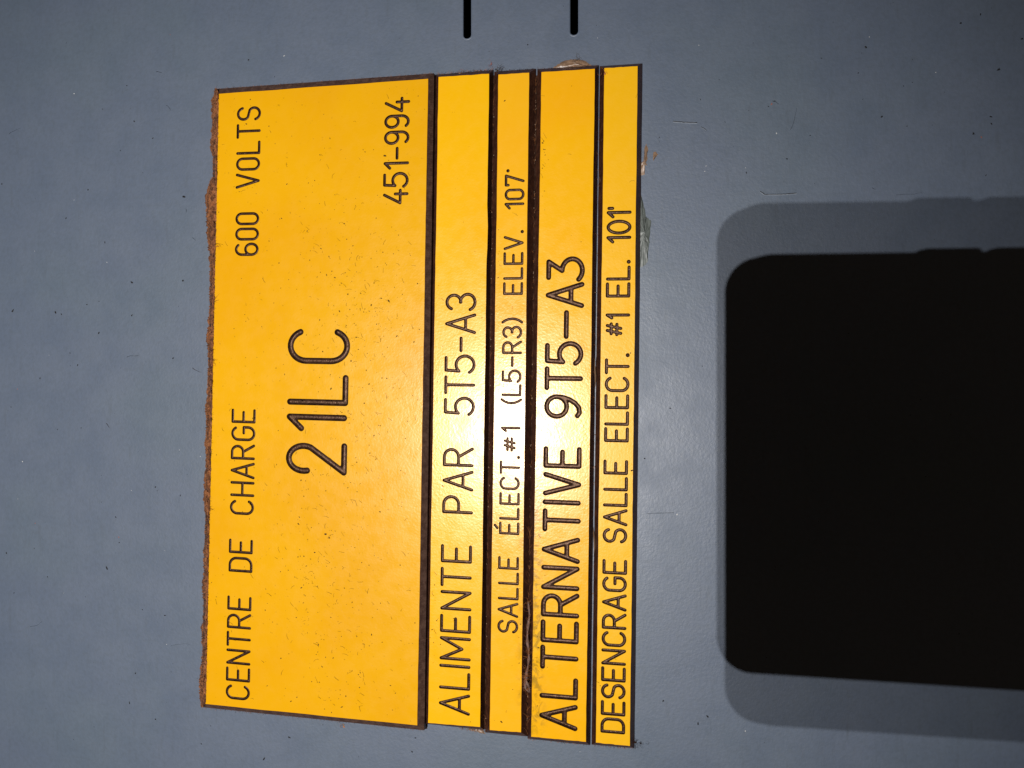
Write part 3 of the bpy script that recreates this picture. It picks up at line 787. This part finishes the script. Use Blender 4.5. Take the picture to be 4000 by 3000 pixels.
# ------------------------------------------------------------------ marks on the panel
def marks():
    dark = MB(); white = MB(); red = MB()
    zA = lambda x, y: (x / 1.106, y / 1.106); zB = lambda x, y: (x / 1.106, 1500 + y / 1.106); zC = lambda x, y: (2450 + x / 1.427, y / 1.427)
    zT = lambda x, y: (1700 + x / 2.765, y / 2.765); zD = lambda x, y: (2700 + x / 1.7015, 2100 + y / 1.7015); zE = lambda x, y: (700 + x / 2.074, 200 + y / 2.074)
    zF = lambda x, y: (2400 + x / 1.6583, 1200 + y / 1.6583); zG = lambda x, y: (700 + x / 2.074, 2200 + y / 2.074); zH = lambda x, y: (1600 + x / 2.074, 2200 + y / 2.074)
    for fn, x, y, r in ((zA, 548, 370, 5), (zA, 580, 525, 6), (zA, 8, 795, 7), (zA, 380, 820, 6), (zA, 285, 942, 6), (zA, 453, 1047, 5), (zA, 570, 1220, 8), (zA, 55, 1343, 8), (zA, 428, 1302, 5),
                        (zA, 570, 1362, 6), (zA, 660, 597, 5), (zA, 795, 850, 8), (zA, 427, 1438, 7), (zA, 335, 1578, 6), (zA, 303, 1525, 5), (zA, 748, 1547, 6), (zA, 790, 1212, 8), (zA, 520, 650, 4),
                        (zA, 240, 1350, 9), (zA, 265, 1358, 6), (zA, 173, 1635, 6), (zA, 375, 1316, 5), (zB, 48, 100, 5), (zB, 350, 190, 5), (zB, 248, 197, 5), (zB, 672, 445, 7), (zB, 500, 575, 5), (zB, 515, 685, 5), (zB, 462, 795, 9),
                        (zB, 60, 903, 5), (zB, 27, 730, 6), (zB, 148, 710, 4), (zB, 779, 482, 5), (zB, 615, 975, 4), (zB, 713, 1000, 5), (zB, 205, 833, 4), (zB, 585, 1250, 5), (zB, 672, 1448, 6), (zB, 870, 1555, 5), (zB, 910, 1477, 4),
                        (zC, 1860, 130, 8), (zC, 1330, 262, 8), (zC, 1288, 407, 5), (zC, 2072, 387, 8), (zC, 1420, 650, 9), (zC, 2027, 650, 6), (zC, 2030, 690, 5), (zC, 1930, 745, 6), (zC, 2200, 217, 6), (zC, 1970, 80, 5),
                        (zC, 890, 885, 6), (zC, 665, 963, 4), (zC, 1560, 703, 4), (zC, 822, 563, 4), (zC, 1700, 697, 3), (zC, 1540, 480, 4), (zC, 1020, 755, 4), (zT, 1000, 482, 6), (zD, 45, 1235, 7), (zD, 110, 1190, 6), (zE, 562, 70, 6),
                        (zG, 893, 1412, 6), (zG, 688, 1585, 7), (zG, 1885, 1527, 5), (zH, 22, 1527, 5), (zH, 48, 1415, 5), (zH, 2057, 1115, 6), (zF, 195, 980, 6), (zF, 570, 382, 4), (zF, 360, 655, 4), (zE, 40, 1180, 7)):
        q = P(*fn(x, y), 0); k = r * .0608 * .5
        crumb(dark, q[0], q[1], .004, k, 0, random.uniform(1.0, 2.4), random.uniform(0, 3), .35)
    for i in range(420):      # finer grit all over
        u, v = random.uniform(-135, 108), random.uniform(-98, 98)
        crumb(dark, u, v, .004, abs(random.gauss(0, .035)) + .02, 0, random.uniform(1, 3), random.uniform(0, 3), .3)
    for fn, x, y, r in ((zA, 320, 404, 5), (zA, 320, 864, 4), (zA, 237, 1003, 3), (zA, 212, 1535, 4), (zA, 462, 1133, 6), (zA, 150, 1085, 3), (zB, 77, 497, 4), (zB, 865, 313, 5), (zB, 568, 460, 4), (zB, 775, 285, 4), (zB, 720, 1125, 5),
                        (zB, 275, 903, 3), (zB, 97, 335, 6), (zC, 832, 742, 8), (zC, 440, 925, 6), (zC, 432, 955, 5), (zC, 660, 935, 4), (zC, 1720, 403, 5), (zC, 400, 252, 4), (zC, 1350, 206, 4), (zT, 1755, 410, 4), (zF, 405, 1343, 8),
                        (zF, 432, 965, 3), (zF, 430, 1190, 3), (zF, 207, 1378, 4), (zD, 360, 1287, 6), (zE, 850, 37, 8), (zH, 1380, 1528, 4), (zB, 712, 720, 3)):
        q = P(*fn(x, y), 0); crumb(white, q[0], q[1], .004, r * .0608 * .38, 0, 1.3, random.uniform(0, 3), .5)
    for fn, x, y, r in ((zB, 513, 662, 6), (zB, 152, 602, 4), (zB, 75, 22, 4), (zC, 805, 580, 6), (zC, 1975, 765, 5), (zA, 735, 150, 4)):
        q = P(*fn(x, y), 0); crumb(red, q[0], q[1], .004, r * .0608 * .5, 0, 1.5, random.uniform(0, 3), .5)
    tag(dark.build('black_grit', M_speck, PANEL), kind='stuff'); tag(white.build('white_grit', M_chip, PANEL), kind='stuff'); tag(red.build('red_grit', M_red, PANEL), kind='stuff')
    # single short hairs and scratches
    for fn, x0, y0, x1, y1, r, mt in ((zA, 40, 578, 85, 543, .035, M_speck), (zA, 676, 310, 702, 312, .07, M_speck), (zA, 718, 455, 742, 472, .045, M_speck), (zA, 548, 1543, 600, 1530, .05, M_speck),
                                      (zA, 832, 1590, 865, 1618, .06, M_fibre_dark), (zA, 832, 1026, 846, 1042, .05, M_speck), (zA, 803, 903, 811, 914, .06, M_speck), (zB, 460, 170, 474, 190, .08, M_fibre_dark),
                                      (zB, 130, 1048, 188, 1050, .035, M_speck), (zB, 740, 1130, 822, 1122, .022, M_speck), (zC, 910, 723, 978, 615, .035, M_speck), (zC, 810, 563, 850, 566, .06, M_speck),
                                      (zC, 1365, 1047, 1385, 1054, .05, M_speck), (zC, 1925, 738, 1938, 752, .06, M_speck), (zC, 1500, 1087, 1645, 1080, .03, M_speck), (zC, 2060, 394, 2082, 382, .06, M_speck)):
        a = P(*fn(x0, y0)); b = P(*fn(x1, y1)); mb = MB(); L = float(np.hypot(*(b - a)))
        fibre(mb, a[0], a[1], .02, math.atan2(b[1] - a[1], b[0] - a[0]), L, r, random.gauss(0, .25), 0, 6, 0)
        mb.build('scratch', mt, PANEL)
    # the gouges: a ploughed furrow is a dark cut beside a raised lip of paint
    for pts, r in (([zC(255, 678), zC(320, 683), zC(390, 686)], .12), ([zC(740, 1067), zC(768, 1087)], .11), ([zC(768, 1085), zC(860, 1084), zC(945, 1078)], .11), ([zC(410, 708), zC(428, 716), zC(442, 728)], .08),
                   ([zF(210, 1338), zF(285, 1334), zF(385, 1332)], .045)):
        mb = MB(); q = [P(*p_) for p_ in pts]
        for a, b in zip(q[:-1], q[1:]):
            d = b - a; L = np.linalg.norm(d); d = d / L; nr = np.array([-d[1], d[0]]); nn = 8
            for side, mi, hh, off in ((1, 0, .02, r * .55), (-1, 1, .12, -r * .6)):
                vs = []
                for k in range(nn + 1):
                    c = a + (b - a) * k / nn + nr * (off + random.gauss(0, .012)); rr = r * random.uniform(.6, 1.1)
                    vs += [W3(*(c + nr * rr), .003), W3(*c, hh), W3(*(c - nr * rr), .003)]
                mb.add(vs, [(k * 3 + j, k * 3 + j + 1, k * 3 + j + 4, k * 3 + j + 3) for k in range(nn) for j in range(2)], mi)
        mb.build('gouge', [M_speck, M_lip], PANEL)
M_lip = mat('raised_paint_lip', (.30, .34, .40), .3, .7)
marks()

# ------------------------------------------------------------------ the phone that takes the picture (its shadow falls on the panel)
def phone():
    a_, b_, Wd, Ln = 23.2, 11.45, 78.0, 156.0        # lens to top end, lens to long side
    def C3(x, y, z):
        q = CAM + x * CR + y * CU + z * CB; return W3(*q)
    t = tag(empty('smartphone', C3(-a_ + Ln / 2, b_ - Wd / 2, 5)), 'black smartphone held upright in front of the headlamp, its lenses facing the panel', 'phone')
    def slab(x0, x1, y0, y1, z0, z1, rc, name, m_, bev=1.4, parent=t):
        mb = MB(); n = 12; rings = []
        for (z, ins) in ((z0, bev), (z0 + bev * .35, bev * .3), (z0 + bev, 0), (z1 - bev, 0), (z1 - bev * .35, bev * .3), (z1, bev)):
            ring = []
            for (cx, cy, a0) in ((x1 - rc, y1 - rc, 0), (x0 + rc, y1 - rc, 90), (x0 + rc, y0 + rc, 180), (x1 - rc, y0 + rc, 270)):
                for k in range(n + 1):
                    a = math.radians(a0 + 90 * k / n); ring.append(len(mb.v)); mb.v.append(C3(cx + (rc - ins) * math.cos(a), cy + (rc - ins) * math.sin(a), z))
            rings.append(ring)
        for p_, q_ in zip(rings[:-1], rings[1:]):
            for k in range(len(p_)): mb.f.append((p_[k], p_[(k + 1) % len(p_)], q_[(k + 1) % len(p_)], q_[k])); mb.m.append(0)
        mb.f.append(tuple(rings[0][::-1])); mb.m.append(0); mb.f.append(tuple(rings[-1])); mb.m.append(0)
        return mb.build(name, m_, parent, True)
    x0, x1, y0, y1 = -a_, Ln - a_, b_ - Wd, b_
    body = slab(x0, x1, y0, y1, 3.0, 11.0, 6.0, 'body', M_black)
    slab(x0 + 2.5, x1 - 2.5, y0 + 2.5, y1 - 2.5, 10.9, 11.4, 6.5, 'screen', M_glass, .2)
    slab(x0 + 31.1, x0 + 40.6, y1 - 1.0, y1 + .75, 5.4, 8.4, .8, 'button', M_black, .25)
    slab(x0 + 42.4, x0 + 64, y1 - 1.0, y1 + .75, 5.4, 8.4, .8, 'button', M_black, .25)
    for (x, y) in ((0, 0), (19, 0), (38, 0)):
        mb = MB()
        prof = [(6.8, 3.2), (6.8, 1.7), (6.2, 1.4), (5.2, 1.4), (4.9, 2.2), (0.01, 2.2)]
        for (r, z) in prof:
            for k in range(28): q = 2 * math.pi * k / 28; mb.v.append(C3(x + r * math.cos(q), y + r * math.sin(q), z))
        for i in range(len(prof) - 1):
            for k in range(28): mb.f.append((i * 28 + k, i * 28 + (k + 1) % 28, (i + 1) * 28 + (k + 1) % 28, (i + 1) * 28 + k)); mb.m.append(0 if i < 4 else 1)
        mb.build('camera_lens', [M_metal, M_glass], t, True)
phone()
